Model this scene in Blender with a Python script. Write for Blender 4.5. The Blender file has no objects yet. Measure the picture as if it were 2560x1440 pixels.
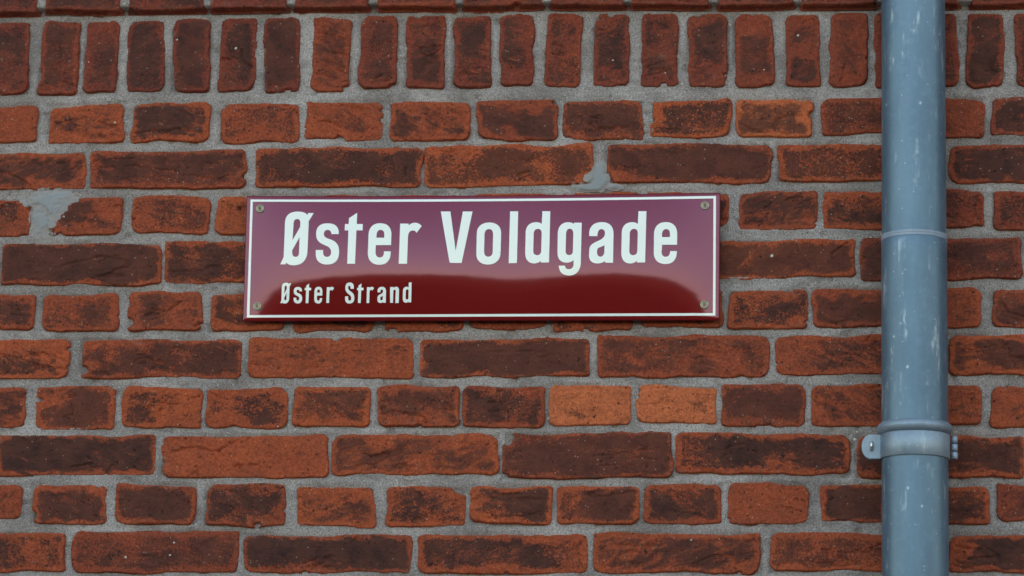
import bpy, bmesh, math, random
import numpy as np
from mathutils import Vector, Matrix

random.seed(7); RNG = np.random.default_rng(11)
scene = bpy.context.scene
COL = scene.collection

# ------------------------------------------------------------------ camera
FPX, DIST = 8000.0, 4.4                       # focal length in pixels of the 2560 px photograph, metres to the wall
YAW, PITCH, ROLL = map(math.radians, (-7.5, 12.0, 1.3))
TARGET = Vector((0, 0, 2.6))
_F = Vector((math.sin(YAW)*math.cos(PITCH), math.cos(YAW)*math.cos(PITCH), math.sin(PITCH)))
_R0 = Vector((math.cos(YAW), -math.sin(YAW), 0)); _U0 = _R0.cross(_F)
_R = _R0*math.cos(ROLL) + _U0*math.sin(ROLL); _U = _U0*math.cos(ROLL) - _R0*math.sin(ROLL)
CAM = TARGET - _F*DIST
cam = bpy.data.cameras.new('camera'); cam_o = bpy.data.objects.new('camera', cam); COL.objects.link(cam_o)
cam.sensor_width = 36; cam.lens = FPX*36/2560; cam.clip_end = 2000; cam.clip_start = .05
m = Matrix((( _R.x, _U.x, -_F.x, CAM.x), (_R.y, _U.y, -_F.y, CAM.y), (_R.z, _U.z, -_F.z, CAM.z), (0, 0, 0, 1)))
cam_o.matrix_world = m
cam.dof.use_dof = True; cam.dof.focus_distance = DIST - .01; cam.dof.aperture_fstop = 5.0
scene.camera = cam_o

# ------------------------------------------------------------------ light
SUN_EL, SUN_AZ = math.radians(13), math.radians(160)     # low evening sun behind the house: the wall stands in open shade
sun_dir = Vector((math.sin(SUN_AZ)*math.cos(SUN_EL), -math.cos(SUN_AZ)*math.cos(SUN_EL), math.sin(SUN_EL)))
w = bpy.data.worlds.new('World'); scene.world = w; w.use_nodes = True
nt = w.node_tree; bgn = nt.nodes['Background']
sky = nt.nodes.new('ShaderNodeTexSky'); sky.sky_type = 'NISHITA'; sky.sun_disc = False
sky.sun_elevation = SUN_EL; sky.sun_rotation = math.atan2(sun_dir.x, sun_dir.y)
sky.air_density = 1.0; sky.dust_density = 0.8; sky.ozone_density = 1.0; sky.altitude = 0
nt.links.new(sky.outputs[0], bgn.inputs[0]); bgn.inputs[1].default_value = .15
sl = bpy.data.lights.new('sun', 'SUN'); sl.energy = 2.0; sl.angle = math.radians(.5); sl.color = (1, .80, .58)
so = bpy.data.objects.new('sun', sl); COL.objects.link(so); so.rotation_euler = sun_dir.to_track_quat('Z', 'Y').to_euler()
so.location = (0, 6, 12)
scene.view_settings.view_transform = 'Standard'; scene.view_settings.look = 'None'
scene.view_settings.gamma = 1; scene.view_settings.exposure = 2.38; scene.view_settings.use_curve_mapping = False
scene.view_settings.use_white_balance = True; scene.view_settings.white_balance_temperature = 8500; scene.view_settings.white_balance_tint = 10   # camera set for shade

# ------------------------------------------------------------------ helpers
def unp(px, py, y=0.0):
    """point of the plane y = const seen at a pixel of the photograph"""
    d = _F + _R*((px-1280)/FPX) - _U*((py-720)/FPX)
    return CAM + d*((y-CAM.y)/d.y)
def proj(p):
    v = Vector(p)-CAM; z = v.dot(_F); return (1280+FPX*v.dot(_R)/z, 720-FPX*v.dot(_U)/z)
MPP = DIST/FPX

def _hash(ix, iy, s):
    n = (ix.astype(np.int64)*374761393 + iy.astype(np.int64)*668265263 + s*1274126177) & 0xffffffff
    n = ((n ^ (n >> 13))*1274126177) & 0xffffffff
    n = (n ^ (n >> 16)) & 0xffffffff
    return n/4294967295.0
def noise(x, y, s):
    ix, iy = np.floor(x), np.floor(y); fx, fy = x-ix, y-iy
    fx = fx*fx*fx*(fx*(fx*6-15)+10); fy = fy*fy*fy*(fy*(fy*6-15)+10)
    a, b = _hash(ix, iy, s), _hash(ix+1, iy, s); c, d = _hash(ix, iy+1, s), _hash(ix+1, iy+1, s)
    return ((a*(1-fx)+b*fx)*(1-fy) + (c*(1-fx)+d*fx)*fy)*2-1
def fbm(x, y, s, o=4, g=.5):
    r, a, t = 0, 1, 0
    for i in range(o):
        r = r + a*noise(x*2**i, y*2**i, s+i*17); t += a; a *= g
    return r/t
def sstep(a, b, x):
    t = np.clip((x-a)/(b-a), 0, 1); return t*t*(3-2*t)

def link(name, mesh, mat=None, parent=None):
    o = bpy.data.objects.new(name, mesh); COL.objects.link(o)
    if mat: mesh.materials.append(mat)
    if parent: o.parent = parent
    return o
def empty(name, loc, label, cat):
    o = bpy.data.objects.new(name, None); COL.objects.link(o); o.location = loc; o.empty_display_size = .05
    o['label'] = label; o['category'] = cat
    return o
def np_mesh(name, co, faces, smooth=True):
    me = bpy.data.meshes.new(name)
    co = np.asarray(co, np.float32); faces = np.asarray(faces, np.int32); k = faces.shape[1]
    me.vertices.add(len(co)); me.vertices.foreach_set('co', co.ravel())
    me.loops.add(faces.size); me.loops.foreach_set('vertex_index', faces.ravel())
    me.polygons.add(len(faces)); me.polygons.foreach_set('loop_start', np.arange(0, faces.size, k, dtype=np.int32))
    me.update(calc_edges=True)
    if smooth: me.polygons.foreach_set('use_smooth', np.ones(len(faces), bool))
    return me
def grid_faces(nx, nz, keep=None):
    """quads of an nx x nz vertex grid (index = iz*nx+ix) facing -y"""
    i = np.arange(nx-1)[None, :]; j = np.arange(nz-1)[:, None]
    a = (j*nx+i).ravel()
    f = np.stack([a, a+1, a+1+nx, a+nx], 1)
    if keep is not None:
        k = keep.ravel(); f = f[k[f].any(1)]
    return f
def compact(co, f, *attrs):
    used = np.unique(f); mp = np.full(len(co), -1); mp[used] = np.arange(len(used))
    return (co[used], mp[f]) + tuple(a[used] for a in attrs)
def fattr(me, name, v):
    a = me.attributes.new(name, 'FLOAT', 'POINT'); a.data.foreach_set('value', np.asarray(v, np.float32))
def lathe(name, prof, n=64, axis='Z', mat=None, parent=None, loc=(0, 0, 0), smooth=True):
    """prof: (radius, height) list, turned round Z (or round -Y, height pointing to the street)"""
    co, f = [], []
    for r, h in prof:
        for k in range(n):
            a = 2*math.pi*k/n
            co.append((r*math.cos(a), r*math.sin(a), h) if axis == 'Z' else (r*math.cos(a), -h, r*math.sin(a)))
    for j in range(len(prof)-1):
        for k in range(n):
            q = (j*n+k, j*n+(k+1) % n, (j+1)*n+(k+1) % n, (j+1)*n+k)
            f.append(q)
    me = np_mesh(name, co, f, smooth); o = link(name, me, mat, parent); o.location = loc
    return o

# ------------------------------------------------------------------ materials
class NT:
    def __init__(s, name):
        s.m = bpy.data.materials.new(name); s.m.use_nodes = True; s.t = s.m.node_tree
        s.b = s.t.nodes['Principled BSDF']
    def n(s, typ, **kw):
        x = s.t.nodes.new(typ)
        for k, v in kw.items(): setattr(x, k, v)
        return x
    def put(s, sock, v):
        if isinstance(v, bpy.types.NodeSocket): s.t.links.new(v, sock)
        elif v is not None: sock.default_value = v
    def math(s, op, a, b=None, c=None, clamp=False):
        x = s.n('ShaderNodeMath', operation=op, use_clamp=clamp)
        for i, v in enumerate((a, b, c)): s.put(x.inputs[i], v)
        return x.outputs[0]
    def mix(s, f, a, b):
        x = s.n('ShaderNodeMix', data_type='RGBA')
        s.put(x.inputs[0], f)
        for i, v in ((6, a), (7, b)): s.put(x.inputs[i], v+(1,) if isinstance(v, tuple) and len(v) == 3 else v)
        return x.outputs[2]
    def ramp(s, v, lo, hi, a=0.0, b=1.0):
        x = s.n('ShaderNodeMapRange', interpolation_type='SMOOTHSTEP')
        for i, q in enumerate((v, lo, hi, a, b)): s.put(x.inputs[i], q)
        return x.outputs[0]
    def noise(s, vec, scale, detail=4, rough=.55, w=None, dist=0):
        x = s.n('ShaderNodeTexNoise', noise_dimensions='4D' if w is not None else '3D')
        s.put(x.inputs['Vector'], vec); s.put(x.inputs['Scale'], scale); s.put(x.inputs['Detail'], detail)
        s.put(x.inputs['Roughness'], rough); s.put(x.inputs['Distortion'], dist)
        if w is not None: s.put(x.inputs['W'], w)
        return x.outputs[0]
    def cells(s, vec, scale):
        x = s.n('ShaderNodeTexVoronoi'); s.put(x.inputs['Vector'], vec); s.put(x.inputs['Scale'], scale)
        c = s.n('ShaderNodeSeparateColor'); s.put(c.inputs[0], x.outputs['Color'])
        return x.outputs['Distance'], c.outputs[0], c.outputs[1]
    def mapping(s, vec, scale=(1, 1, 1), loc=(0, 0, 0), rot=(0, 0, 0)):
        x = s.n('ShaderNodeMapping'); s.put(x.inputs[0], vec); s.put(x.inputs[1], loc); s.put(x.inputs[2], rot); s.put(x.inputs[3], scale)
        return x.outputs[0]
    def attr(s, name, typ='GEOMETRY'):
        return s.n('ShaderNodeAttribute', attribute_name=name, attribute_type=typ).outputs['Fac']
    def bump(s, h, strength, dist):
        x = s.n('ShaderNodeBump'); s.put(x.inputs['Height'], h); s.put(x.inputs['Strength'], strength); s.put(x.inputs['Distance'], dist)
        s.t.links.new(x.outputs[0], s.b.inputs['Normal'])
    def obj(s): return s.n('ShaderNodeTexCoord').outputs['Object']
    def set(s, **kw):
        for k, v in kw.items(): s.put(s.b.inputs[k.replace('_', ' ')], v+(1,) if isinstance(v, tuple) and len(v) == 3 else v)
        return s.m

def brick_material():
    s = NT('brick'); oc = s.obj(); rnd = s.n('ShaderNodeObjectInfo').outputs['Random']
    wv = s.math('MULTIPLY', rnd, 60.0)
    rot = s.n('ShaderNodeCombineXYZ'); s.put(rot.inputs[1], s.math('MULTIPLY_ADD', rnd, 1.2, -.6))
    sc = s.mapping(oc, (1, 1, 1)); mp = s.n('ShaderNodeMapping'); s.put(mp.inputs[0], oc); s.put(mp.inputs[2], rot.outputs[0]); st = s.mapping(mp.outputs[0], (.4, 1, 1))
    tone, burn, rim = s.attr('tone', 'OBJECT'), s.attr('burn', 'OBJECT'), s.attr('rim')
    r2_ = s.math('FRACT', s.math('MULTIPLY', rnd, 37.7)); r3_ = s.math('FRACT', s.math('MULTIPLY', rnd, 91.3)); r4_ = s.math('FRACT', s.math('MULTIPLY', rnd, 153.9))
    n1 = s.noise(sc, s.math('MULTIPLY_ADD', r3_, 16., 9.), 2, .5, wv); n2 = s.noise(st, s.math('MULTIPLY_ADD', r2_, 110., 50.), 6, .68, wv, .6); n3 = s.noise(sc, 420, 4, .7, wv); n4 = s.noise(sc, 38, 3, .6, s.math('ADD', wv, 7.3))
    rs = s.ramp(s.math('ADD', rim, s.math('MULTIPLY', s.math('SUBTRACT', n4, .5), 1.3)), .0, .55, -.85, .40)
    v = s.math('MULTIPLY_ADD', s.math('SUBTRACT', n1, .5), 2.8, rs)
    v = s.math('MULTIPLY_ADD', s.math('SUBTRACT', n2, .5), s.math('MULTIPLY_ADD', r4_, 2.6, 1.6), v)
    v = s.math('MULTIPLY_ADD', s.math('SUBTRACT', n3, .5), s.math('MULTIPLY_ADD', r3_, 4.5, .8), v)
    v = s.math('ADD', v, s.math('MULTIPLY_ADD', burn, 1.75, -1.02))
    dark = s.ramp(v, s.math('MULTIPLY_ADD', r4_, -.30, -.20), s.math('MULTIPLY_ADD', r4_, .25, .32))
    tt = s.math('ADD', s.math('MULTIPLY', tone, .84), s.math('MULTIPLY', s.math('SUBTRACT', n4, .5), .7), clamp=True)
    base = s.mix(tt, (.165, .032, .022), (.450, .087, .031)); base = s.mix(s.ramp(tone, .88, 1.05, 0, .85), base, (.49, .120, .050))
    grain = s.ramp(s.noise(sc, 300, 5, .75, wv), .28, .72, .58, 1.38)
    g = s.n('ShaderNodeVectorMath', operation='SCALE'); s.put(g.inputs[0], base); s.put(g.inputs['Scale'], grain)
    dcol = s.mix(s.ramp(n4, .35, .65), (.030, .015, .014), (.066, .025, .020))
    c = s.mix(s.math('MULTIPLY', dark, s.math('MULTIPLY_ADD', r2_, .18, .77)), g.outputs[0], dcol)
    veil = s.ramp(s.noise(sc, 30, 5, .65, s.math('ADD', wv, 31.)), .38, .72, 0, .36); c = s.mix(veil, c, (.130, .040, .027))
    # soot bloom, pits, pale lime freckles
    pit = s.ramp(s.noise(sc, 230, 2, .5, s.math('ADD', wv, 3.1)), .655, .71)
    c = s.mix(s.math('MULTIPLY', pit, .85), c, (.018, .012, .011))
    d, r1, r2 = s.cells(oc, 330)
    fre = s.math('MULTIPLY', s.ramp(d, .35, .15), s.ramp(r1, .955, .965)); fre = s.math('MULTIPLY', fre, s.ramp(n4, .42, .58))
    c = s.mix(s.math('MULTIPLY', fre, .75), c, (.42, .34, .27))
    sc2 = s.noise(s.mapping(mp.outputs[0], (.12, 1, 1)), 160, 3, .6, s.math('ADD', wv, 21.)); c = s.mix(s.math('MULTIPLY', s.ramp(sc2, .66, .74), .5), c, (.34, .085, .04))
    lime = s.math('MULTIPLY', s.ramp(rim, .28, .0), s.ramp(s.noise(sc, 120, 5, .7, s.math('ADD', wv, 11.)), .54, .68))
    c = s.mix(s.math('MULTIPLY', lime, .38), c, (.26, .20, .17))
    h = s.math('ADD', s.math('MULTIPLY', n2, .9), s.math('MULTIPLY', n3, .55)); h = s.math('SUBTRACT', h, s.math('MULTIPLY', pit, .5))
    s.bump(h, 1.0, .0026)
    return s.set(Base_Color=c, Roughness=s.math('MULTIPLY_ADD', n3, .25, .70), Specular_IOR_Level=.16)

def mortar_material():
    s = NT('mortar'); oc = s.obj()
    n1 = s.noise(oc, 9, 4, .6); n2 = s.noise(oc, 60, 5, .65); n3 = s.noise(oc, 520, 3, .75)
    c = s.mix(s.ramp(n1, .3, .7), (.200, .165, .158), (.355, .305, .296))
    c = s.mix(s.ramp(n2, .58, .74, 0, .55), c, (.110, .086, .076))
    c = s.mix(s.ramp(n2, .44, .28, 0, .4), c, (.31, .268, .258))
    g = s.n('ShaderNodeVectorMath', operation='SCALE'); s.put(g.inputs[0], c); s.put(g.inputs['Scale'], s.ramp(n3, .25, .75, .50, 1.55)); c = g.outputs[0]
    d, r1, r2 = s.cells(oc, 520)
    c = s.mix(s.math('MULTIPLY', s.ramp(d, .5, .2), s.math('MULTIPLY', s.ramp(r1, .92, .94), s.ramp(n2, .40, .62))), c, (.62, .61, .60))
    c = s.mix(s.math('MULTIPLY', s.ramp(d, .5, .2), s.ramp(r2, .93, .94)), c, (.05, .045, .04))
    stain = s.ramp(s.noise(s.mapping(oc, (1, 1, 2.2)), 22, 5, .65), .52, .66); c = s.mix(s.math('MULTIPLY', stain, .35), c, (.120, .100, .092))
    moss = s.math('MULTIPLY', s.ramp(s.noise(oc, 6, 2, .5), .60, .70), s.ramp(n2, .5, .62))
    c = s.mix(s.math('MULTIPLY', moss, .35), c, (.13, .13, .07))
    s.bump(s.math('ADD', n3, s.math('MULTIPLY', n2, .6)), .9, .0022)
    return s.set(Base_Color=c, Roughness=.92, Specular_IOR_Level=.25)

def smear_material():
    s = NT('lime_smear'); oc = s.obj(); n = s.noise(oc, 70, 5, .7); n3 = s.noise(oc, 400, 3, .7)
    c = s.mix(s.ramp(s.math('ADD', s.attr('fade'), s.math('MULTIPLY', s.math('SUBTRACT', n, .5), 1.2)), .0, .85), (.250, .212, .203), (.215, .222, .238)); c = s.mix(s.ramp(n3, .66, .74), c, (.08, .085, .09))
    s.bump(n, .4, .002)
    return s.set(Base_Color=c, Roughness=.85)

def zinc_material(name, base, lo, streak=1.0, rough=.42, metal=.55):
    s = NT(name); oc = s.obj()
    n1 = s.noise(s.mapping(oc, (1, 1, .25)), 16, 4, .6); n2 = s.noise(oc, 90, 5, .65)
    c = s.mix(s.ramp(n1, .3, .7), lo, base)
    c = s.mix(s.ramp(n2, .45, .75, 0, .35), c, tuple(min(1, v*1.35) for v in base))
    run = s.math('MULTIPLY', s.ramp(s.noise(s.mapping(oc, (1, 1, .16), (3, 1, 2), (0, .12, 0)), 75, 4, .7), .55, .70), s.ramp(s.noise(oc, 30, 3, .6), .42, .6))
    c = s.mix(s.math('MULTIPLY', run, .5*streak), c, (.60, .66, .70))
    d, r1, r2 = s.cells(s.mapping(oc, (1, 1, .8)), 110)
    sp = s.math('MULTIPLY', s.ramp(s.math('ADD', d, s.math('MULTIPLY', n2, .4)), .48, .30), s.ramp(r1, .95, .97))
    c = s.mix(s.math('MULTIPLY', sp, .5*streak), c, (.66, .72, .76))
    d, r1, r2 = s.cells(oc, 260)
    sp = s.math('MULTIPLY', s.ramp(d, .35, .12), s.ramp(r1, .965, .975))
    c = s.mix(s.math('MULTIPLY', sp, .4*streak), c, (.70, .74, .76))
    s.bump(n2, .10, .002)
    return s.set(Base_Color=c, Metallic=metal, Roughness=s.math('MULTIPLY_ADD', n2, .2, rough-.1))

def enamel(name, col, rough, spec=.5, dust=.0, tint=(1, 1, 1)):
    s = NT(name); oc = s.obj()
    n = s.noise(oc, 14, 4, .6); d, r1, r2 = s.cells(oc, 95)
    c = s.mix(s.ramp(n, .35, .65, 0, .10), col, tuple(v*.8 for v in col))
    sp = s.math('MULTIPLY', s.ramp(d, .14, .05), s.ramp(r1, .965, .97))
    c = s.mix(s.math('MULTIPLY', sp, dust), c, (.7, .6, .6))
    s.bump(s.noise(oc, 22, 2, .5), .05, .002)
    return s.set(Base_Color=c, Roughness=rough, Specular_IOR_Level=spec, Specular_Tint=tint)

M_BRICK, M_MORTAR, M_SMEAR = brick_material(), mortar_material(), smear_material()
M_ZINC = zinc_material('zinc_pipe', (.094, .162, .228), (.060, .112, .170), .8, .42, .42)
M_GALV = zinc_material('galvanised_clamp', (.215, .275, .34), (.140, .19, .25), .8, .45, .4)
M_RIM = zinc_material('joint_rim', (.25, .30, .37), (.16, .21, .28), .6, .5, .2)
M_RED = enamel('red_enamel', (.140, .006, .006), .060, .5, 0, (1, .60, .98))  # specular tint paints the purple of the mirrored sky into the enamel
M_WHITE = enamel('white_enamel', (.73, .745, .72), .12, .35, 0)
def plain(name, col, rough=.5, metal=0.0):
    s = NT(name); oc = s.obj(); n = s.noise(oc, 300, 4, .6)
    c = s.mix(n, tuple(v*.75 for v in col), tuple(min(1, v*1.2) for v in col))
    return s.set(Base_Color=c, Roughness=rough, Metallic=metal)
M_SCREW = plain('brass_screw', (.30, .27, .19), .42, .45)
M_STEEL = plain('bolt_steel', (.62, .62, .62), .22, .9)
M_GRIT = plain('grit', (.50, .45, .39), .6)
M_GRASS = plain('bank_grass', (.150, .066, .022), .9)
M_ASPH = plain('asphalt', (.05, .05, .05), .9)
M_PAVE = plain('pavement', (.16, .155, .15), .9)

# ------------------------------------------------------------------ bricks as laid: x0, x1, top, bottom (photo pixels), tone, burn
ROWS = {
'A': [(-100,93,-64,28,.3,.45),(116,300,-66,25,.3,.5),(323,508,-68,23,.3,.55),(527,717,-70,20,.3,.5),(737,921,-72,17,.35,.5),(944,1135,-74,16,.5,.3),(1159,1354,-77,13,.4,.45),(1377,1559,-79,12,.35,.5),(1579,1770,-80,12,.4,.45),(1797,1982,-81,12,.4,.5),(2005,2190,-82,11,.35,.5),(2213,2395,-82,11,.35,.4),(2429,2620,-83,10,.4,.5)],
'B': [(-20,72,57,233,.28,.42),(101,195,53,235,.4,.45),(210,294,52,232,.33,.46),(318,410,50,231,.28,.55),(433,524,50,229,.28,.5),(548,639,45,228,.3,.42),(660,749,42,227,.22,.72),(779,875,44,226,.62,.3),(900,991,40,222,.36,.36),(1014,1110,38,219,.36,.46),(1133,1226,38,218,.36,.45),(1250,1334,35,216,.36,.42),(1363,1455,32,217,.42,.33),(1483,1573,36,215,.36,.5),(1605,1695,34,212,.3,.52),(1721,1816,33,219,.4,.42),(1837,1933,36,217,.46,.3),(1963,2050,33,213,.45,.38),(2073,2167,33,213,.48,.22),(2188,2285,33,215,.4,.4),(2300,2395,33,218,.4,.4),(2416,2510,33,219,.45,.6),(2537,2630,33,215,.4,.5)],
'C': [(-105,93,265,354,.5,.1),(119,310,262,359,.72,.42),(329,524,258,355,.7,.58),(549,747,257,355,.55,.5),(762,955,254,350,.58,.36),(973,1176,254,350,.6,.36),(1191,1393,250,348,.42,.68),(1407,1609,249,347,.5,.78),(1628,1828,249,342,.82,.6),(1840,2033,249,341,.98,.48),(2053,2250,247,338,.38,.6),(2270,2461,248,340,.38,.22),(2478,2680,243,335,.28,.5)],
'D': [(-190,212,381,473,.6,.55),(223,615,375,472,.45,.62),(640,1055,368,467,.72,.74),(1060,1483,363,466,.9,.62),(1520,1928,360,458,.6,.8),(1945,2350,361,453,.68,.55),(2373,2790,360,457,.48,.7)],
'E': [(-120,78,498,594,.5,.5),(122,305,494,585,.5,.64),(331,524,490,583,.58,.45),(543,735,490,586,.85,.34),(757,950,488,586,.6,.5),(972,1165,487,585,.6,.5),(1187,1380,482,580,.75,.4),(1402,1595,482,580,.6,.5),(1617,1824,480,562,.55,.45),(1845,2041,480,578,.45,.5),(2058,2255,478,573,.65,.48),(2275,2460,475,568,.3,.6),(2484,2690,474,570,.3,.5)],
'F': [(0,402,608,712,.6,.88),(411,815,603,706,.7,.7),(835,1250,600,704,.6,.6),(1270,1690,599,700,.6,.6),(1710,2140,598,695,.72,.74),(2148,2555,594,698,.26,.74),(2575,2990,590,695,.5,.6)],
'G': [(-110,84,737,826,.55,.38),(105,297,734,829,.55,.4),(318,502,728,828,.5,.48),(524,713,732,829,.75,.56),(735,937,728,829,.55,.4),(962,1156,727,826,.6,.4),(1172,1365,726,822,.5,.35),(1385,1580,726,825,.55,.5),(1602,1805,724,820,.6,.4),(1820,2016,724,824,.72,.62),(2030,2240,720,815,.48,.68),(2260,2450,718,817,.58,.22),(2480,2680,723,819,.45,.7)],
'H': [(-230,173,852,948,.78,.3),(203,606,848,945,.55,.62),(619,1034,846,945,.66,.24),(1049,1474,845,941,.74,.86),(1493,1921,840,943,.5,.42),(1938,2350,838,935,.55,.36),(2375,2790,838,938,.75,.48)],
'I': [(-130,65,970,1068,.5,.7),(89,284,967,1074,.6,.74),(305,504,967,1070,.82,.48),(515,717,970,1070,.74,.4),(733,927,966,1066,.82,.44),(943,1148,963,1067,.6,.62),(1157,1364,964,1068,.5,.64),(1372,1578,962,1064,1.1,.12),(1591,1793,964,1060,1.05,.22),(1805,2011,960,1065,.5,.64),(2028,2235,960,1064,.58,.36),(2255,2455,960,1063,.58,.22),(2478,2680,966,1067,.62,.2)],
'J': [(-5,386,1089,1189,.6,.74),(403,820,1088,1192,.68,.14),(830,1246,1086,1187,.74,.5),(1257,1678,1082,1196,.44,.82),(1690,2124,1083,1186,.64,.6),(2145,2560,1090,1195,.66,.8),(2580,2990,1090,1195,.5,.5)],
'K': [(-140,51,1213,1300,.5,.22),(81,263,1213,1310,.6,.52),(287,488,1211,1310,.5,.74),(517,713,1211,1314,.5,.68),(740,936,1217,1314,.75,.36),(965,1162,1217,1316,.7,.48),(1173,1380,1217,1311,.88,.58),(1391,1595,1216,1311,.74,.66),(1606,1804,1212,1309,.55,.54),(1820,2022,1208,1308,.55,.14),(2052,2255,1213,1306,.7,.8),(2275,2472,1215,1311,.65,.7),(2492,2690,1211,1303,.26,.4)],
'L': [(-240,164,1329,1428,.6,.5),(180,596,1327,1432,.36,.46),(608,1029,1338,1431,.5,.72),(1044,1469,1336,1434,.64,.5),(1482,1900,1334,1432,.6,.44),(1924,2350,1333,1430,.64,.4),(2372,2790,1337,1432,.55,.58)],
'M': [(-60,145,1456,1550,.5,.4),(165,365,1456,1550,.6,.5),(385,585,1456,1550,.5,.6),(605,805,1456,1550,.5,.6),(825,1025,1456,1550,.6,.4),(1045,1245,1456,1550,.5,.6),(1265,1465,1456,1550,.5,.5),(1485,1685,1456,1550,.6,.4),(1705,1905,1456,1550,.5,.6),(1925,2125,1456,1550,.6,.5),(2145,2345,1456,1550,.5,.5),(2365,2565,1456,1550,.6,.5)],
}
# bites out of brick edges (x, y, radius, px), grooves (polyline px, width, depth mm), round pits
CHIPS = [(303,268,13),(308,292,9),(553,262,20),(820,352,16),(845,350,20),(790,350,9),(2034,285,11),(1472,462,20),(1528,455,26),(318,806,17),(312,760,8),(208,925,14),(171,918,8),(1852,944,9),(582,1072,11),(404,1107,9),(404,1158,9),(1255,1198,26),(1255,1080,30),(482,1298,18),(1168,1210,24),(1172,1310,30),(1846,1432,13),(783,231,16),(877,224,22),(897,222,24),(990,230,18),(1045,36,10),(1488,32,20),(1742,34,14),(1880,36,13),(715,1275,7),(150,575,8),(88,520,10),(122,500,18),(60,595,10),(1450,38,12),(2420,222,10),(2500,218,20),(955,300,8),(960,275,8),(1830,330,10),(520,492,12),(610,440,8),(840,846,8),(1660,215,8),(1545,215,6),(1600,975,9),(1595,1055,12),(820,1135,6),(2440,565,14),(2140,1200,14),(75,1290,14),(245,1218,6),(1130,1088,7),(716,985,16),(940,1100,6),(985,1090,6),(560,830,6),(300,790,6)]
GROOVES = [([(4,428),(40,440),(78,466)],5,3),([(230,404),(285,396),(345,398)],4,2.5),([(236,418),(330,414),(440,428)],4,2.2),([(800,304),(830,304),(856,320)],7,2.5),([(380,772),(415,780),(452,752)],5,3),([(175,1168),(232,1158)],5,2.8),([(260,1190),(282,1160)],3,2),([(585,1164),(645,1162)],7,3),([(430,1128),(480,1120),(545,1130)],8,2.5),([(545,1130),(600,1095)],7,2),([(1911,522),(1931,506)],5,2.5),([(1920,532),(1916,548),(1930,564)],5,2.5),([(150,103),(151,140),(146,164)],4,2.5),([(604,128),(606,152),(626,166)],6,3),([(2112,160),(2108,190),(2098,206)],4,2.5),([(2080,632),(2118,608)],6,2.5),([(430,870),(455,872)],4,2),([(0,885),(50,898),(100,915),(160,925)],6,2.2),([(60,892),(110,880),(165,905)],5,2),([(1205,392),(1180,385)],3,1),([(1220,1005),(1275,1010)],5,2),([(1225,1030),(1290,1020)],4,1.6),([(985,1028),(1060,1045)],5,2),([(1015,420),(1013,440)],6,2.5),([(2430,510),(2455,525)],5,2.5),([(2095,1010),(2065,1008)],4,2),([(2390,1368),(2450,1372)],7,2.5),([(2420,1400),(2500,1390)],5,2),([(1175,1255),(1200,1240)],5,1.8),([(710,1340),(900,1350)],5,1.2),([(1060,1362),(1090,1415)],6,2.2),([(1230,880),(1330,878)],4,1.5),([(1620,890),(1760,880)],4,1.2),([(700,645),(560,660)],4,1.2),([(150,665),(260,640),(330,655)],4,1.5),([(2035,890),(2150,888)],4,1.4),([(1480,1140),(1560,1135),(1650,1120)],4,1.6),([(1500,1165),(1600,1165)],4,1.4)]
PITS = [(400,1026,6,4),(372,1020,8,2.5),(600,522,6,5),(135,304,3,3),(1065,1057,5,4),(337,1167,4,3),(1078,1412,4,4),(1480,1028,6,2.5),(240,1290,6,3),(200,752,5,2.5),(45,774,5,2.5),(1170,390,5,2.5),(1700,990,0.1,.1),(2150,600+10,6,4),(1745,990,6,2),(1350,1315,8,3),(1152,1213,6,5),(1370,1020,5,5),(500,1145,4,2),(1630,380,3,2),(2385,640,4,3)]
def wp(x, y): p = unp(x, y); return p.x, p.z
CH = [(*wp(x, y), r*MPP) for x, y, r in CHIPS]
GR = [([wp(*q) for q in pl], wd*MPP, dp*.001) for pl, wd, dp in GROOVES]
PT = [(*wp(x, y), r*MPP, dp*.001) for x, y, r, dp in PITS]

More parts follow.
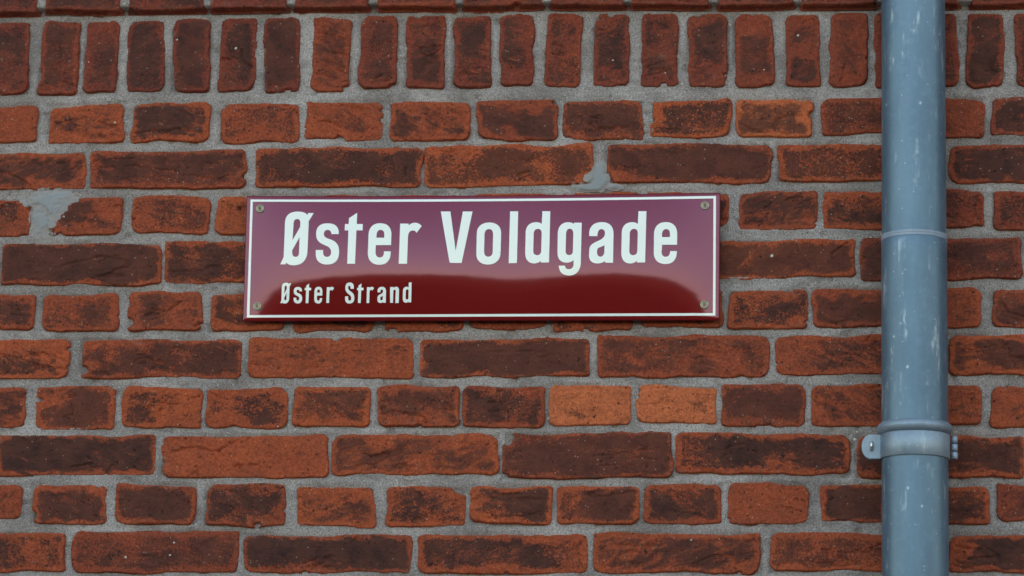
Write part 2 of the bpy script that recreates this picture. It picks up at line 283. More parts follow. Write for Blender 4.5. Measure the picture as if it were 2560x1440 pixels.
class Brick:
    def __init__(s, x0, x1, z0, z1, tone, burn, seed, face=None, detail=True, quad=None):
        s.x0, s.x1, s.z0, s.z1, s.tone, s.burn, s.seed, s.detail = x0, x1, z0, z1, tone, burn, seed, detail
        r = random.Random(seed)
        s.face = (face if face is not None else 0) + r.uniform(-.0012, .0012)
        s.tx, s.tz = r.uniform(-.012, .012), r.uniform(-.02, .02)
        s.rad = [r.uniform(.003, .014) if abs(s.face) < .006 else r.uniform(.001, .003) for _ in range(4)]; s.wob = 1 if abs(s.face) < .006 else .45
        s.cx, s.cz = (x0+x1)/2, (z0+z1)/2; s.chips = []
        s.sh = quad or (0, 0)        # shear: dz over length, dx over height
    def field(s, X, Z):
        """outward height of the brick face and signed distance to its outline"""
        x = X-s.cx; z = Z-s.cz; hx, hz = (s.x1-s.x0)/2, (s.z1-s.z0)/2
        z = z - s.sh[0]*x/(2*hx); x = x - s.sh[1]*z/(2*hz)
        sd = s.seed
        wx = .0034*fbm(X*22, Z*34, sd, 2) + .0010*fbm(X*120, Z*130, sd+3, 3, .7)
        wz = .0034*fbm(X*20, Z*26, sd+7, 2) + .0010*fbm(X*120, Z*130, sd+9, 3, .7)
        qx, qz = x+wx*s.wob, z+wz*s.wob
        rad = np.where(qx < 0, np.where(qz < 0, s.rad[0], s.rad[1]), np.where(qz < 0, s.rad[2], s.rad[3]))
        ax, az = np.abs(qx)-hx+rad, np.abs(qz)-hz+rad
        d = np.hypot(np.maximum(ax, 0), np.maximum(az, 0)) + np.minimum(np.maximum(ax, az), 0) - rad
        if s.detail:
            for cx, cz, r in s.chips:
                dc = r*.62*(1+1.0*fbm(X*42, Z*42, sd+21, 2)) - np.hypot((X-cx)*.8, Z-cz)
                k_ = .003; hh = np.clip(.5+.5*(dc*.55-d)/k_, 0, 1); d = d*(1-hh)+dc*.55*hh + k_*hh*(1-hh)
            rr = random.Random(sd+5)
            for _ in range(rr.randint(0, 2)):      # small chips anywhere along the edges
                t = rr.random()
                cx, cz = ((rr.uniform(s.x0, s.x1), rr.choice((s.z0, s.z1))) if t < .65 else (rr.choice((s.x0, s.x1)), rr.uniform(s.z0, s.z1)))
                d = np.maximum(d, (rr.uniform(.0008, .003)*(1+1.2*fbm(X*90, Z*90, sd+61, 2)) - np.hypot((X-cx)*rr.uniform(.25, .8), Z-cz))*.5)
        h = s.face + s.tx*x + s.tz*z - 0.015*sstep(-.0014, .0016, np.where(d < .0006, (d-.0006)/(.40+1.0*np.clip(.5+.75*fbm(X*19, Z*19, sd+81, 2), 0, 1)), d-.0006))
        inn = sstep(.0, .006, -d)
        h = h + inn*(.0010*fbm(X*22, Z*28, sd+31, 3) + .0007*fbm(X*70, Z*110, sd+37, 3, .6) + .00055*fbm(X*240, Z*300, sd+41, 2))
        h = h - .0028*sstep(.22, .55, fbm(X*75, Z*75, sd+85, 3, .6))*sstep(.0075, .0015, -d)*inn
        a = ((sd*37) % 100/100-.5)*.7; ca, sa = math.cos(a), math.sin(a)
        U, V = X*ca+Z*sa, Z*ca-X*sa
        rg = 1-np.abs(fbm(U*14, V*52, sd+45, 3, .55)); mk = sstep(.05, .45, fbm(X*16, Z*30, sd+47, 2))
        h = h - inn*mk*.0026*sstep(.90, .995, rg)
        if s.detail:
            Xw, Zw = X, Z
            X = X + .0016*fbm(X*70, Z*70, sd+71, 3, .6); Z = Z + .0016*fbm(X*70, Z*70, sd+73, 3, .6)
            for pl, wd, dp in GR:
                if not any(s.x0-.03 < q[0] < s.x1+.03 and s.z0-.01 < q[1] < s.z1+.01 for q in pl): continue
                dm = 1e9
                for (ax_, az_), (bx_, bz_) in zip(pl, pl[1:]):
                    ux, uz = bx_-ax_, bz_-az_; L = ux*ux+uz*uz
                    t = np.clip(((X-ax_)*ux+(Z-az_)*uz)/L, 0, 1)
                    dm = np.minimum(dm, np.hypot(X-ax_-t*ux, Z-az_-t*uz))
                wv = wd*(.62+.75*fbm(X*80, Z*80, sd+51, 2)); h = h - 1.1*dp*sstep(1.0, .15, dm/np.maximum(wv, 1e-4))
            X, Z = Xw, Zw
            for cx, cz, r, dp in PT:
                if s.x0 < cx < s.x1 and s.z0 < cz < s.z1:
                    h = h - dp*sstep(1.1, .4, np.hypot(X-cx, Z-cz)/r)
        return h, d
    def sheet(s, step):
        m = .006
        nx = max(4, int((s.x1-s.x0+2*m)/step)+1); nz = max(4, int((s.z1-s.z0+2*m+abs(s.sh[0]))/step)+1)
        X, Z = np.meshgrid(np.linspace(s.x0-m, s.x1+m, nx), np.linspace(s.z0-m-abs(s.sh[0])/2, s.z1+m+abs(s.sh[0])/2, nz))
        h, d = s.field(X, Z)
        f = grid_faces(nx, nz, d < .0035)
        co = np.stack([X.ravel(), -h.ravel(), Z.ravel()], 1)
        return compact(co, f, np.clip(-d.ravel()/.020, 0, 1))

BR = {}
sd = 100
for rk, lst in ROWS.items():
    BR[rk] = []
    face = .012 if rk == 'A' else (.0005 if rk == 'B' else 0)
    for i, (xa, xb, ya, yb, tn, bn) in enumerate(lst):
        sd += 13
        xm, ym = (xa+xb)/2, (ya+yb)/2
        l, r_, t, b = unp(xa, ym, -face), unp(xb, ym, -face), unp(xm, ya, -face), unp(xm, yb, -face)
        if rk in 'AB': tn, bn = max(.05, tn-.20), bn+.10      # duller, harder fired bricks in the upright course and the ledge
        BR[rk].append(Brick(l.x, r_.x, b.z, t.z, tn, bn, sd, face))
    # neighbours of one course keep their own small tilt
    for b in BR[rk]:
        rr = random.Random(b.seed+77); b.sh = (rr.uniform(-.0028, .0028), rr.uniform(-.0015, .0015) if rk != 'B' else rr.uniform(-.003, .003))

for cx, cz, r in CH:
    b = min((b for l in BR.values() for b in l), key=lambda b: math.hypot(max(b.x0-cx, 0, cx-b.x1), max(b.z0-cz, 0, cz-b.z1)))
    gaps = sorted([(abs(cx-b.x0), 0), (abs(b.x1-cx), 1), (abs(cz-b.z0), 2), (abs(b.z1-cz), 3)])
    for k_, (gp, sd_) in enumerate(gaps[:2]):
        if k_ == 0 or gp < r:
            cx = b.x0 if sd_ == 0 else b.x1 if sd_ == 1 else cx; cz = b.z0 if sd_ == 2 else b.z1 if sd_ == 3 else cz
    b.chips.append((cx, cz, r))
wall = empty('brick_wall', (0, 0, 0), 'weathered red brick wall with grey mortar joints behind the street sign', 'wall')
for rk, lst in BR.items():
    for b in lst:
        co, f, rim = b.sheet(.0017)
        c = np.array([b.cx, 0, b.cz]); me = np_mesh('brick', co-c, f); fattr(me, 'rim', rim)
        o = link('brick', me, M_BRICK, wall); o.location = c; o['tone'] = b.tone; o['burn'] = b.burn

# ------------------------------------------------------------------ mortar: one rough bed in view, kept lower than the brick faces
ALLB = [b for l in BR.values() for b in l]
zA = min(b.z0 for b in BR['A'])
def mortar_h(X, Z):
    D = np.full(X.shape, .02)
    x_, z_ = X[0], Z[:, 0]
    for b in ALLB:
        i0, i1 = np.searchsorted(x_, (b.x0-.02, b.x1+.02)); j0, j1 = np.searchsorted(z_, (b.z0-.02, b.z1+.02))
        if i1 <= i0 or j1 <= j0: continue
        hx, hz = (b.x1-b.x0)/2, (b.z1-b.z0)/2
        ax = np.abs(X[j0:j1, i0:i1]-b.cx)-hx; az = np.abs(Z[j0:j1, i0:i1]-b.cz)-hz
        d = np.hypot(np.maximum(ax, 0), np.maximum(az, 0)) + np.minimum(np.maximum(ax, az), 0)
        D[j0:j1, i0:i1] = np.minimum(D[j0:j1, i0:i1], d)
    e = np.exp(-np.maximum(D, 0)/.0028)
    h = -.0027 + .0013*fbm(X*16, Z*16, 901, 3) + .0008*fbm(X*75, Z*75, 907, 3, .6) + .0004*fbm(X*330, Z*330, 911, 2)
    h += .0007*fbm(X*9, Z*150, 941, 2)
    h += e*(.0042*fbm(X*13, Z*18, 921, 3) - .0013)
    # little torn pits in the joints
    pit = fbm(X*55, Z*55, 931, 2); h -= .003*sstep(.46, .70, pit)
    h -= .014*sstep(-.0025, -.007, D)      # the bed lies behind the bricks
    top = np.interp(X, [b.cx for b in BR['A']], [b.z0 for b in BR['A']])
    h += .0115*sstep(.0, .0028, Z-top-.0025) - .010*sstep(-.0050, -.0015, Z-top)*sstep(.0035, .0015, Z-top)
    return h
c0, c1 = unp(-90, 1500), unp(2650, -60)
fx0, fx1, fz0, fz1 = c0.x-.03, c1.x+.03, c0.z, c1.z
step = .0024
xs, zs = np.arange(fx0, fx1, step), np.arange(fz0, fz1, step)
X, Z = np.meshgrid(xs, zs); H = mortar_h(X, Z)
me = np_mesh('mortar', np.stack([X.ravel(), -H.ravel(), Z.ravel()], 1), grid_faces(len(xs), len(zs)))
link('mortar', me, M_MORTAR, wall)
# the rest of the wall: core behind the joints, and courses beyond the part in view
def box(name, x0, x1, y0, y1, z0, z1, mat, parent=None):
    co = [(x, y, z) for x in (x0, x1) for y in (y0, y1) for z in (z0, z1)]
    f = [(0, 1, 3, 2), (4, 6, 7, 5), (0, 4, 5, 1), (2, 3, 7, 6), (0, 2, 6, 4), (1, 5, 7, 3)]
    return link(name, np_mesh(name, co, f, False), mat, parent)
WX0, WX1, WZ1 = -3.2, 3.2, 4.6
box('wall_core', -14, 14, .0060, .30, -.05, 8.4, M_MORTAR, wall)  # oversized past the bricks so its shadow falls on the added bank
box('wall_core', WX0, WX1, -.0070, .004, max(b.z1 for b in BR['A'])+.004, WZ1, M_MORTAR, wall)
parts, rims, faces_, off = [], [], [], 0
def add_far(b):
    global off
    co, f, rim = b.sheet(.0055)
    parts.append(co); rims.append(rim); faces_.append(f+off); off += len(co)
def course(z0, z1, x_from, x_to, length, phase, face, skip=None):
    global sd
    x = x_from + phase
    while x < x_to:
        xe = x+length-.011
        if not (skip and xe > skip[0] and x < skip[1]):
            sd += 13; add_far(Brick(x, xe, z0, z1, .5, .5, sd, face, False))
        x += length
pitch_ = .0665
for rk, L in (('A', .117), ('B', .0625), ('C', .117), ('D', .235), ('E', .117), ('F', .235), ('G', .117), ('H', .235), ('I', .117), ('J', .235), ('K', .117), ('L', .235), ('M', .117)):
    l = BR[rk]; z0, z1 = np.mean([b.z0 for b in l]), np.mean([b.z1 for b in l]); fc = .012 if rk == 'A' else 0
    course(z0, z1, l[-1].x1+.011, WX1, L, 0, fc)
    n = int((l[0].x0-.011-WX0)/L)
    course(z0, z1, l[0].x0-n*L, l[0].x0-.02, L, 0, fc)
zb = np.mean([b.z0 for b in BR['M']]) - .012; k = 0
while zb > .02:
    course(zb-.0535, zb, WX0, WX1, .235 if k % 2 == 0 else .117, .06*(k % 4), 0); zb -= pitch_; k += 1
zt = np.mean([b.z1 for b in BR['A']]) + .012; k = 0
while zt < WZ1-.05:
    course(zt, zt+.0535, WX0, WX1, .235 if k % 2 == 0 else .117, .06*(k % 4), .012); zt += pitch_; k += 1
me = np_mesh('brick_courses', np.concatenate(parts), np.concatenate(faces_)); fattr(me, 'rim', np.concatenate(rims))
o = link('brick_courses', me, M_BRICK, wall); o['kind'] = 'stuff'; o['tone'] = .55; o['burn'] = .5

# lime smears lying over joint and brick edges
def surface_h(X, Z):
    h = mortar_h(X, Z)
    for b in ALLB:
        if b.x1 > X.min()-.01 and b.x0 < X.max()+.01 and b.z1 > Z.min()-.01 and b.z0 < Z.max()+.01:
            hb, d = b.field(X, Z); h = np.where(d < .0035, np.maximum(h, hb), h)
    return h
def smear(blobs, seed):
    pts = [(*wp(x, y), rx*MPP, ry*MPP) for x, y, rx, ry in blobs]
    x0 = min(p[0]-p[2]*1.5 for p in pts); x1 = max(p[0]+p[2]*1.5 for p in pts)
    z0 = min(p[1]-p[3]*1.5 for p in pts); z1 = max(p[1]+p[3]*1.5 for p in pts)
    X, Z = np.meshgrid(np.arange(x0, x1, .0012), np.arange(z0, z1, .0012))
    v = np.full(X.shape, -9.)
    for cx, cz, rx, rz in pts: v = np.maximum(v, 1-np.hypot((X-cx)/rx, (Z-cz)/rz))
    v = v + .3*fbm(X*45, Z*45, seed, 2) + .35*fbm(X*170, Z*170, seed+5, 3, .6)
    h = surface_h(X, Z); h = np.maximum(h, -.0026+.0018*sstep(.1, .6, v)) + .0003 + .0004*sstep(.1, .6, v) + .0003*fbm(X*150, Z*40, seed+9, 3)
    f = grid_faces(X.shape[1], X.shape[0], v > .08)
    co, f, fd = compact(np.stack([X.ravel(), -h.ravel(), Z.ravel()], 1), f, v.ravel())
    me = np_mesh('lime_smear', co, f); fattr(me, 'fade', fd); link('lime_smear', me, M_SMEAR, wall)
smear([(118,500,66,28),(106,545,36,56),(150,490,34,20),(128,520,40,30)], 1201)
smear([(1502,448,36,30),(1470,468,46,11),(1535,466,24,12),(1500,425,20,32)], 1303)

# pale stones in bricks and joints
def grain(cx, cz, r, seed, h):
    rr = random.Random(seed); bm = bmesh.new(); bmesh.ops.create_icosphere(bm, subdivisions=1, radius=1)
    for v in bm.verts: v.co = Vector((v.co.x*r*rr.uniform(.8, 1.15), v.co.y*r*.3, v.co.z*r*rr.uniform(.8, 1.15)))
    co = np.array([(v.co.x+cx, v.co.y-h, v.co.z+cz) for v in bm.verts]); f = np.array([[v.index for v in q.verts] for q in bm.faces]); bm.free()
    return co, f
gc, gf, go = [], [], 0
spots = [(590,121,5),(287,305,4.5),(222,155,3),(443,100,3.5),(1930,640,6.5),(2137,1097,6.5),(1995,88,4.5),(435,1357,4),(314,1393,4.5),(425,1388,4),(317,130,3.5),(316,14,4),(1705,208,5),(1825,60,4),(1370,1045,5),(1532,150,3.5),(1663,182,3),(1910,175,3),(720,1061,4),(694,1066,3),(488,1310,4),(1728,1350,3.5),(2177,593,4.5),(2408,345,3)]
for i, (x, y, r) in enumerate(spots):
    a, b_ = wp(x, y); hh = float(surface_h(*np.meshgrid([a, a+.001], [b_, b_+.001]))[0, 0])
    co, f = grain(a, b_, r*MPP*.75, i, hh); gc.append(co); gf.append(f+go); go += len(co)
rr = random.Random(5); n = 0
while n < 240:
    a, b_ = rr.uniform(fx0, fx1), rr.uniform(fz0, fz1)
    i, j = int((a-fx0)/step), int((b_-fz0)/step)
    if any(b.x0+.001 < a < b.x1-.001 and b.z0+.001 < b_ < b.z1-.001 for b in ALLB) or j >= len(zs) or i >= len(xs): continue
    co, f = grain(a, b_, rr.uniform(.0005, .0011), n, float(H[j, i])); gc.append(co); gf.append(f+go); go += len(co); n += 1
o = link('grit', np_mesh('grit', np.concatenate(gc), np.concatenate(gf)), M_GRIT, wall); o['kind'] = 'stuff'

# ------------------------------------------------------------------ street sign
SC = dict(tl=(617, 490), tr=(1801, 482), br=(1798, 800.5), bl=(607, 803))
HALF_H = 157*MPP
def uv2px(u, v):
    s, t = (u+1)/2, (1-v)/2
    x = (SC['tl'][0]*(1-s)+SC['tr'][0]*s)*(1-t) + (SC['bl'][0]*(1-s)+SC['br'][0]*s)*t
    y = (SC['tl'][1]*(1-s)+SC['tr'][1]*s)*(1-t) + (SC['bl'][1]*(1-s)+SC['br'][1]*s)*t
    return x, y + 3.0*(1-u*u)*(1-t)
def px2uv(x, y):
    u = v = 0.0
    for _ in range(6):
        a, b = uv2px(u, v); u += (x-a)/593; v -= (y-b)/157
    return u, v
BULGE, LEAN, STAND = .0070, .034, .0160
def sign_y(u, v):
    u_, v_ = max(-1, min(1, u)), max(-1, min(1, v))
    g = (1-u_**4)*(1-.30*math.exp(-((u_-.12)/.28)**2))
    z = BULGE*(1-v_*v_)*g
    eu, ev = (abs(u_)-.988)/.012, (abs(v_)-.955)/.045
    for e in (eu, ev):
        if e > 0: z -= .0004*e*e
    return -(STAND + LEAN*HALF_H*v_ + z)
def on_sign(x, y, off=0.0):
    u, v = px2uv(x, y); return unp(x, y, sign_y(u, v)-off)
def sign_normals(me, xy):
    ns = []
    for x, y in xy:
        e = 1.5; a = on_sign(x+e, y)-on_sign(x-e, y); b = on_sign(x, y-e)-on_sign(x, y+e); ns.append(a.cross(b).normalized())
    me.normals_split_custom_set_from_vertices(ns)
base = on_sign(1205, 800)
sign = empty('street_sign', (base.x, 0, base.z), 'dark red enamel street name sign with white border and white lettering', 'street sign')
def sign_child(name, me, mat):
    me.transform(Matrix.Translation(-sign.location)); return link(name, me, mat, sign)
# plate: bulged front, turned rim, back
NU, NV = 190, 70
us = [math.sin(math.pi/2*(2*i/(NU-1)-1))*.35+(2*i/(NU-1)-1)*.65 for i in range(NU)]
vs = [math.sin(math.pi/2*(2*j/(NV-1)-1))*.35+(2*j/(NV-1)-1)*.65 for j in range(NV)]
co, f, pxs = [], [], []
for v in vs:
    for u in us:
        x, y = uv2px(u, v); co.append(unp(x, y, sign_y(u, v))); pxs.append((x, y))
f = [tuple(q) for q in grid_faces(NU, NV)]
rim = [i for i in range(NU)] + [j*NU+NU-1 for j in range(1, NV)] + [(NV-1)*NU+i for i in range(NU-2, -1, -1)] + [j*NU for j in range(NV-2, 0, -1)]
s1 = len(co)
for i in rim: co.append(co[i]+Vector((0, .0022, 0)))
cc = sum((co[i] for i in rim), Vector())/len(rim)
s2 = len(co)
for i in rim:
    q = co[i]; co.append(Vector((q.x+(cc.x-q.x)*.02, q.y+.0030, q.z+(cc.z-q.z)*.05)))
K = len(rim)
for a in range(K):
    b = (a+1) % K
    f.append((rim[b], rim[a], s1+a, s1+b)); f.append((s1+b, s1+a, s2+a, s2+b))
me = np_mesh('plate', [tuple(c) for c in co], f)
sign_child('plate', me, M_RED)
# white line border
def border_strip(o, i):
    pts_o, pts_i = [], []
    for a in range(4):
        b = (a+1) % 4; n = 60 if a % 2 == 0 else 20
        for k in range(n):
            t = k/n
            for lst, c in ((pts_o, o), (pts_i, i)):
                x = c[a][0]*(1-t)+c[b][0]*t; y = c[a][1]*(1-t)+c[b][1]*t
                if a == 0: y += 3.2*4*t*(1-t)
                lst.append((x, y))
    n = len(pts_o); xy = pts_o+pts_i
    co = [tuple(on_sign(x, y, .0003)) for x, y in xy]
    f = [(k, n+k, n+(k+1) % n, (k+1) % n) for k in range(n)]
    me = np_mesh('border', co, f); sign_normals(me, xy); return me
sign_child('border', border_strip([(626.4, 498.7), (1790, 489.8), (1788.5, 789), (617, 794)], [(632, 504.2), (1783.7, 496), (1782.3, 782.6), (623.7, 787.8)]), M_WHITE)

GLYPH = {
'OE': (["M443 763 L495 763 L500 745 C520 765 545 772 580 772 C660 772 706 725 714 640 L728 332 L777 250 L722 250 L714 270 C695 246 665 236 620 236 C540 236 494 270 490 345 L477 690 Z",
        "M565 522 L576 350 C578 322 592 310 612 310 C634 310 645 325 643 355 L640 392 Z", "M636 490 L630 650 C628 676 616 689 597 689 C572 689 561 672 562 645 L563 622 Z"], 0),
's': (["M1027 461 L955 461 C953 435 940 419 917 419 C892 419 879 437 879 460 C879 490 900 500 940 512 C1005 535 1031 570 1031 635 C1031 720 990 765 910 765 C840 765 797 725 797 660 L798 620 L871 620 L871 650 C873 676 888 689 910 689 C935 689 951 670 951 640 C951 605 930 588 890 572 C825 545 801 520 801 455 C801 390 840 353 917 353 C990 353 1027 390 1027 445 Z"], 0),
't': (["M1130 302 L1212 248 L1207 360 L1268 360 L1266 423 L1204 423 L1190 757 L1112 757 L1124 423 L1087 423 L1090 360 L1127 360 Z"], 0),
'e': (["M1550 571 L1398 571 L1395 640 C1395 678 1412 695 1438 695 C1466 695 1480 675 1480 633 L1548 633 C1548 720 1510 767 1436 767 C1360 767 1318 725 1318 650 L1325 470 C1328 395 1370 352 1440 352 C1515 352 1555 395 1554 465 Z", "M1404 497 L1406 465 C1408 435 1422 419 1446 419 C1472 419 1484 437 1483 465 L1482 497 Z"], 0),
'r': (["M1642 356 L1727 356 L1727 375 C1745 355 1768 347 1795 347 C1822 350 1842 362 1857 381 L1805 449 C1797 432 1785 424 1765 424 C1735 428 1722 450 1720 490 L1710 757 L1627 757 Z"], 0),
'V': (["M2048 235 L2144 235 L2197 630 L2269 235 L2365 235 L2256 749 L2136 749 Z"], 0),
'o': (["M-32 450 C-30 385 20 345 95 345 C170 345 211 390 211 450 L206 645 C204 720 155 765 80 765 C10 765 -37 725 -37 660 Z", "M45 465 C47 430 62 411 90 411 C120 411 131 432 131 465 L127 635 C126 668 110 687 82 687 C55 687 41 668 41 635 Z"], 1),
'l': (["M305 233 L378 233 Q382 233 382 237 L369 746 Q369 750 365 750 L291 752 Q287 752 287 748 L301 237 Q301 233 305 233 Z"], 1),
'd': (["M624 232 L703 232 L690 744 L609 745 L608 728 C590 745 565 754 540 754 C485 754 452 715 452 650 L457 440 C460 380 500 342 560 342 C585 342 605 348 617 360 Z", "M537 455 C539 425 555 408 580 408 C605 408 617 425 617 455 L612 630 C610 657 595 672 570 672 C545 672 532 655 532 630 Z"], 1),
'g': (["M941 347 L1017 347 L1008 740 C1006 825 965 875 890 875 C825 873 790 840 788 777 L850 777 C852 800 865 812 890 812 C920 812 935 793 936 758 L936 720 C915 740 890 746 865 746 C810 746 775 710 775 650 L778 450 C780 385 820 342 880 342 C905 342 925 348 938 360 Z", "M861 455 C863 425 875 407 897 407 C920 407 933 425 933 455 L929 630 C927 657 915 671 892 671 C868 671 855 655 855 630 Z"], 1),
'a': (["M1092 481 L1174 481 C1174 440 1187 411 1214 411 C1240 411 1250 430 1250 455 C1248 490 1225 510 1180 530 C1120 555 1092 575 1092 625 L1090 670 C1090 725 1120 754 1175 754 C1205 754 1232 745 1250 728 L1252 746 L1330 748 L1335 455 C1335 385 1295 341 1218 341 C1140 341 1095 385 1092 450 Z", "M1245 572 L1244 625 C1243 665 1230 687 1205 687 C1182 687 1170 668 1170 640 C1170 605 1180 598 1205 590 Z"], 1),
'e2': (["M1970 567 L1820 567 L1816 640 C1816 672 1832 688 1857 688 C1885 688 1900 668 1902 631 L1968 631 C1968 715 1930 760 1857 760 C1780 760 1738 718 1738 645 L1740 460 C1742 385 1785 341 1860 341 C1932 341 1972 388 1972 455 Z", "M1820 491 L1820 460 C1822 430 1837 411 1862 411 C1888 411 1900 430 1900 460 L1899 491 Z"], 1),
'S': (["M1178 1008 L1145 1008 C1145 985 1140 977 1132 977 C1122 977 1122 990 1122 1000 C1122 1020 1140 1030 1155 1040 C1178 1058 1183 1075 1183 1100 C1183 1138 1165 1155 1135 1155 C1105 1155 1091 1140 1091 1105 L1091 1083 L1122 1083 L1122 1105 C1122 1120 1127 1126 1136 1126 C1148 1126 1152 1118 1152 1103 C1152 1085 1145 1075 1130 1064 C1105 1045 1093 1030 1093 1000 C1093 962 1110 945 1137 945 C1165 945 1178 962 1178 995 Z"], 0),
'n': (["M1541 990 L1575 990 L1575 1000 C1583 992 1592 988 1602 988 C1622 988 1630 1002 1630 1025 L1627 1150 L1593 1150 L1597 1035 C1597 1022 1593 1017 1587 1017 C1578 1017 1573 1024 1573 1037 L1570 1148 L1541 1148 Z"], 0),
}
def flat_path(d):
    tok = d.replace('M', ' M ').replace('L', ' L ').replace('C', ' C ').replace('Q', ' Q ').replace('Z', ' Z ').split()
    pts, i, cmd = [], 0, ''
    while i < len(tok):
        if tok[i] in 'MLCQZ': cmd = tok[i]; i += 1; continue
        k = {'M': 1, 'L': 1, 'Q': 2, 'C': 3}[cmd]; q = [(float(tok[i+2*a]), float(tok[i+2*a+1])) for a in range(k)]; i += 2*k
        if k == 1: pts.append(q[0])
        else:
            p = pts[-1]; n = 12 if k == 3 else 4
            for j in range(1, n+1):
                t = j/n; s = 1-t
                if k == 3: pts.append(tuple(s**3*p[c]+3*s*s*t*q[0][c]+3*s*t*t*q[1][c]+t**3*q[2][c] for c in (0, 1)))
                else: pts.append(tuple(s*s*p[c]+2*s*t*q[0][c]+t*t*q[1][c] for c in (0, 1)))
    out = []
    for p in pts:
        if not out or math.dist(p, out[-1]) > .3: out.append(p)
    if math.dist(out[0], out[-1]) < .3: out.pop()
    return out
def letter(key, boxed=None, shift=0, fat=1.0):
    paths, z = GLYPH[key]; ox = 590 if z == 0 else 1200
    loops = [[(ox+(x+shift)/4, 470+y/4) for x, y in flat_path(d)] for d in paths]
    if boxed:
        X = [p[0] for p in loops[0]]; Y = [p[1] for p in loops[0]]
        bx = [590+boxed[0]/4, 470+boxed[1]/4, 590+boxed[2]/4, 470+boxed[3]/4]
        loops = [[(bx[0]+(x-min(X))/(max(X)-min(X))*(bx[2]-bx[0]), bx[1]+(y-min(Y))/(max(Y)-min(Y))*(bx[3]-bx[1])) for x, y in l] for l in loops]
    cu = bpy.data.curves.new('letter', 'CURVE'); cu.dimensions = '2D'; cu.fill_mode = 'FRONT'
    for l in loops:
        sp = cu.splines.new('POLY'); sp.points.add(len(l)-1); sp.use_cyclic_u = True
        for p, (x, y) in zip(sp.points, l): p.co = (x, -y, 0, 1)
    if fat > 1: cu.offset = fat-1
    tmp = bpy.data.objects.new('letter_outline', cu); COL.objects.link(tmp)
    me = bpy.data.meshes.new_from_object(tmp); bpy.data.objects.remove(tmp); bpy.data.curves.remove(cu)
    bm = bmesh.new(); bm.from_mesh(me)
    xs_ = [v.co.x for v in bm.verts]; ys_ = [v.co.y for v in bm.verts]
    for ax, lo, hi in ((0, min(xs_), max(xs_)), (1, min(ys_), max(ys_))):
        c = lo+6
        while c < hi:
            nrm = Vector((1, 0, 0)) if ax == 0 else Vector((0, 1, 0)); pt = nrm*c
            bmesh.ops.bisect_plane(bm, geom=bm.verts[:]+bm.edges[:]+bm.faces[:], plane_co=pt, plane_no=nrm); c += 8
    bmesh.ops.triangulate(bm, faces=bm.faces[:])
    for q in bm.faces:
        if q.normal.z < 0: q.normal_flip()
    xy = [(v.co.x, -v.co.y) for v in bm.verts]
    for v, (x, y) in zip(bm.verts, xy): v.co = on_sign(x, y, .0003)
    for q in bm.faces: q.smooth = True
    bm.to_mesh(me); bm.free(); sign_normals(me, xy); me.name = 'letter'
    sign_child('letter', me, M_WHITE)
for k in ('OE', 's', 't', 'e', 'r', 'V', 'o', 'l', 'd', 'g', 'a'): letter(k)
letter('d', shift=961); letter('e2')
for k, bx in (('OE', (443,948,552,1155)), ('s', (576,990,661,1155)), ('t', (687,955,752,1152)), ('e', (782,988,864,1155)), ('r', (903,988,980,1150)), ('S', None), ('t', (1210,955,1275,1150)), ('r', (1305,988,1380,1150)), ('a', (1414,988,1500,1150)), ('n', None), ('d', (1668,945,1756,1147))):
    letter(k, bx)
# screws with a washer face and a hollow socket
for x, y in ((650.3, 521.8), (643.2, 766), (1762.7, 514.2), (1761.3, 761.7)):
    p = on_sign(x, y); k = 10.7*MPP
    lathe('screw', [(k*1.0, -.0035), (k*1.0, .0012), (k*.93, .0019), (k*.74, .0020), (k*.66, .0012), (k*.56, .0011), (k*.50, .0019), (k*.34, .0020), (k*.28, .0012), (k*.26, -.0035), (.0001, -.0035)], 40, 'Y', M_SCREW, sign, p-sign.location)

# ------------------------------------------------------------------ downpipe
PY = -.058
pc = (unp(2204.5, 700, PY).x + unp(2367, 700, PY).x)/2
r_up = (unp(2365, 400, PY).x - unp(2204, 400, PY).x)/2; r_lo = (unp(2370.5, 900, PY).x - unp(2204.5, 900, PY).x)/2
zj = unp(2288, 603, PY).z; zbead = unp(2288, 1074, PY).z
pipe = empty('downpipe', (pc, PY, 0), 'blue grey zinc rainwater downpipe running down the brick wall', 'downpipe')
lathe('upper_tube', [(r_up, 4.6), (r_up, zj+.05), (r_up-.0001, zj-.06)][::-1], 96, 'Z', M_ZINC, pipe)
lathe('lower_tube', [(r_lo-.0016, zj+.0010), (r_lo-.0004, zj+.0002), (r_lo, zj-.0012), (r_lo, zj-.02), (r_lo, zbead), (r_lo, .2)][::-1], 96, 'Z', M_ZINC, pipe)
lathe('joint_rim', [(r_up-.001, zj+.0072), (r_up+.0006, zj+.0068), (r_up+.0009, zj+.0045), (r_up+.0005, zj+.0030), (r_lo-.0004, zj+.0024), (r_lo+.0004, zj+.0010), (r_lo+.0004, zj-.0006), (r_lo-.0010, zj-.0016)][::-1], 96, 'Z', M_RIM, pipe)
tb = .0088; Rb = (unp(2382.5, 1074, PY).x-unp(2192.5, 1074, PY).x)/2 - tb
lathe('collar_bead', [(Rb+tb*math.cos(a), zbead+tb*math.sin(a)) for a in [2*math.pi*k/24 for k in range(25)]], 96, 'Z', M_GALV, pipe)

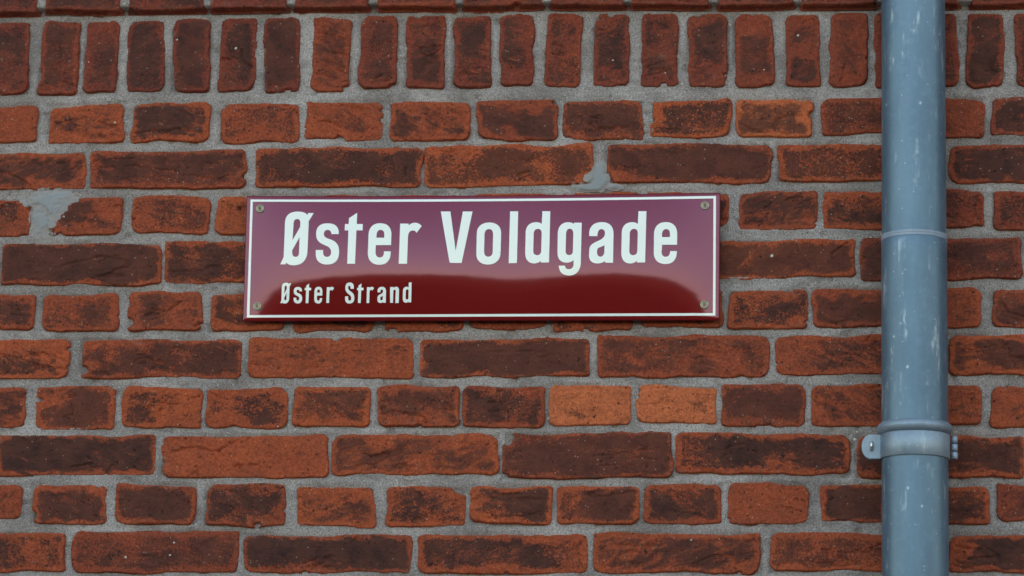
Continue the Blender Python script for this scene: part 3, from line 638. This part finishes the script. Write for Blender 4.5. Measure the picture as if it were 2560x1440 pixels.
# ------------------------------------------------------------------ pipe clamp
zc0, zc1 = unp(2288, 1149, PY).z, unp(2288, 1089, PY).z
clamp = empty('pipe_clamp', (pc, PY, zc0), 'galvanised hinged metal clamp gripping the downpipe below its collar', 'pipe clamp')
rc = r_lo+.0022; hc = zc1-zc0
lathe('band', [(rc-.0019, 0), (rc-.0004, .0), (rc, .0005), (rc, hc-.0005), (rc-.0004, hc), (rc-.0019, hc)], 96, 'Z', M_GALV, clamp)
def bevelled(bm, w_): bmesh.ops.bevel(bm, geom=bm.edges[:], offset=w_, segments=2, affect='EDGES')
def ear_mesh(x0, x1, th, flip=0):
    bm = bmesh.new(); hz = hc/2; pts = [(x1, -hz), (x1, hz)]
    n = 14
    for k in range(n+1):
        a = math.pi/2 + math.pi*k/n; pts.append((x0+.011+.011*math.cos(a), hz*math.sin(a)))
    vs_ = [bm.verts.new((x, -th/2, z+hz)) for x, z in pts]; f0 = bm.faces.new(vs_)
    r = bmesh.ops.extrude_face_region(bm, geom=[f0])
    for v in r['geom']:
        if isinstance(v, bmesh.types.BMVert): v.co.y += th
    bmesh.ops.recalc_face_normals(bm, faces=bm.faces[:])
    bevelled(bm, .0004); me = bpy.data.meshes.new('ear'); bm.to_mesh(me); bm.free(); return me
xl = unp(2154, 1117, PY).x - pc
o = link('ear', ear_mesh(xl, -rc+.0035, .0024), M_GALV, clamp); o.location = (0, -.0042, 0); o.rotation_euler = (0, 0, .05)
o = link('ear', ear_mesh(xl+.001, -rc+.0035, .0024), M_GALV, clamp); o.location = (0, .0042, 0)
bp = unp(2179.5, 1116, PY-.006)
lathe('bolt', [(.0001, .0105), (.0018, .0098), (.0032, .0074), (.0036, .004), (.0036, .0)][::-1], 24, 'Y', M_STEEL, clamp, (bp.x-pc, -.0052, bp.z-zc0)).scale = (.85, 1, 2.0)
xh = unp(2386, 1117, PY).x - pc
for k in range(3):
    g = .0006; z0, z1 = hc*k/3+g, hc*(k+1)/3-g; rk_ = .0046
    lathe('hinge_knuckle', [(.0001, z0), (rk_-.0006, z0), (rk_, z0+.0006), (rk_, z1-.0006), (rk_-.0006, z1), (.0001, z1)], 20, 'Z', M_GALV, clamp, (xh, 0, 0))
lathe('wall_stem', [(.0045, .0), (.0045, -.03)][::-1], 20, 'Y', M_GALV, clamp, (0, rc-.002, hc/2))

# ------------------------------------------------------------------ street side: pavement, road and an unseen bank added for the sign's reflection
def sheet(name, x0, x1, y0, y1, z, mat):
    o = link(name, np_mesh(name, [(x0, y0, z), (x1, y0, z), (x1, y1, z), (x0, y1, z)], [(0, 1, 2, 3)], False), mat); o['kind'] = 'structure'; return o
sheet('ground', -600, 600, -600, 100, -.16, M_GRASS)
sheet('road', -200, 200, -11, -2.4, -.13, M_ASPH)
o = box('pavement', -200, 200, -2.4, .005, -.20, 0, M_PAVE); o['kind'] = 'structure'
xs, ys = np.linspace(-160, 160, 161), np.linspace(0, 1, 17)
Xb, Tb = np.meshgrid(xs, ys)
crest = 4.75 + .2*fbm(Xb*.06, Xb*0, 51, 3) + .14*fbm(Xb*.5, Xb*0, 57, 2)
Zb = -.2 + (crest+.2)*np.sin(np.clip(Tb, 0, 1)*math.pi)**.8 + .15*fbm(Xb*.8, Tb*9, 61, 2)
Yb = -16 - Tb*26
me = np_mesh('reflection_bank', np.stack([Xb.ravel(), Yb.ravel(), Zb.ravel()], 1), grid_faces(161, 17)[:, ::-1])
o = link('reflection_bank', me, M_GRASS); o['kind'] = 'structure'
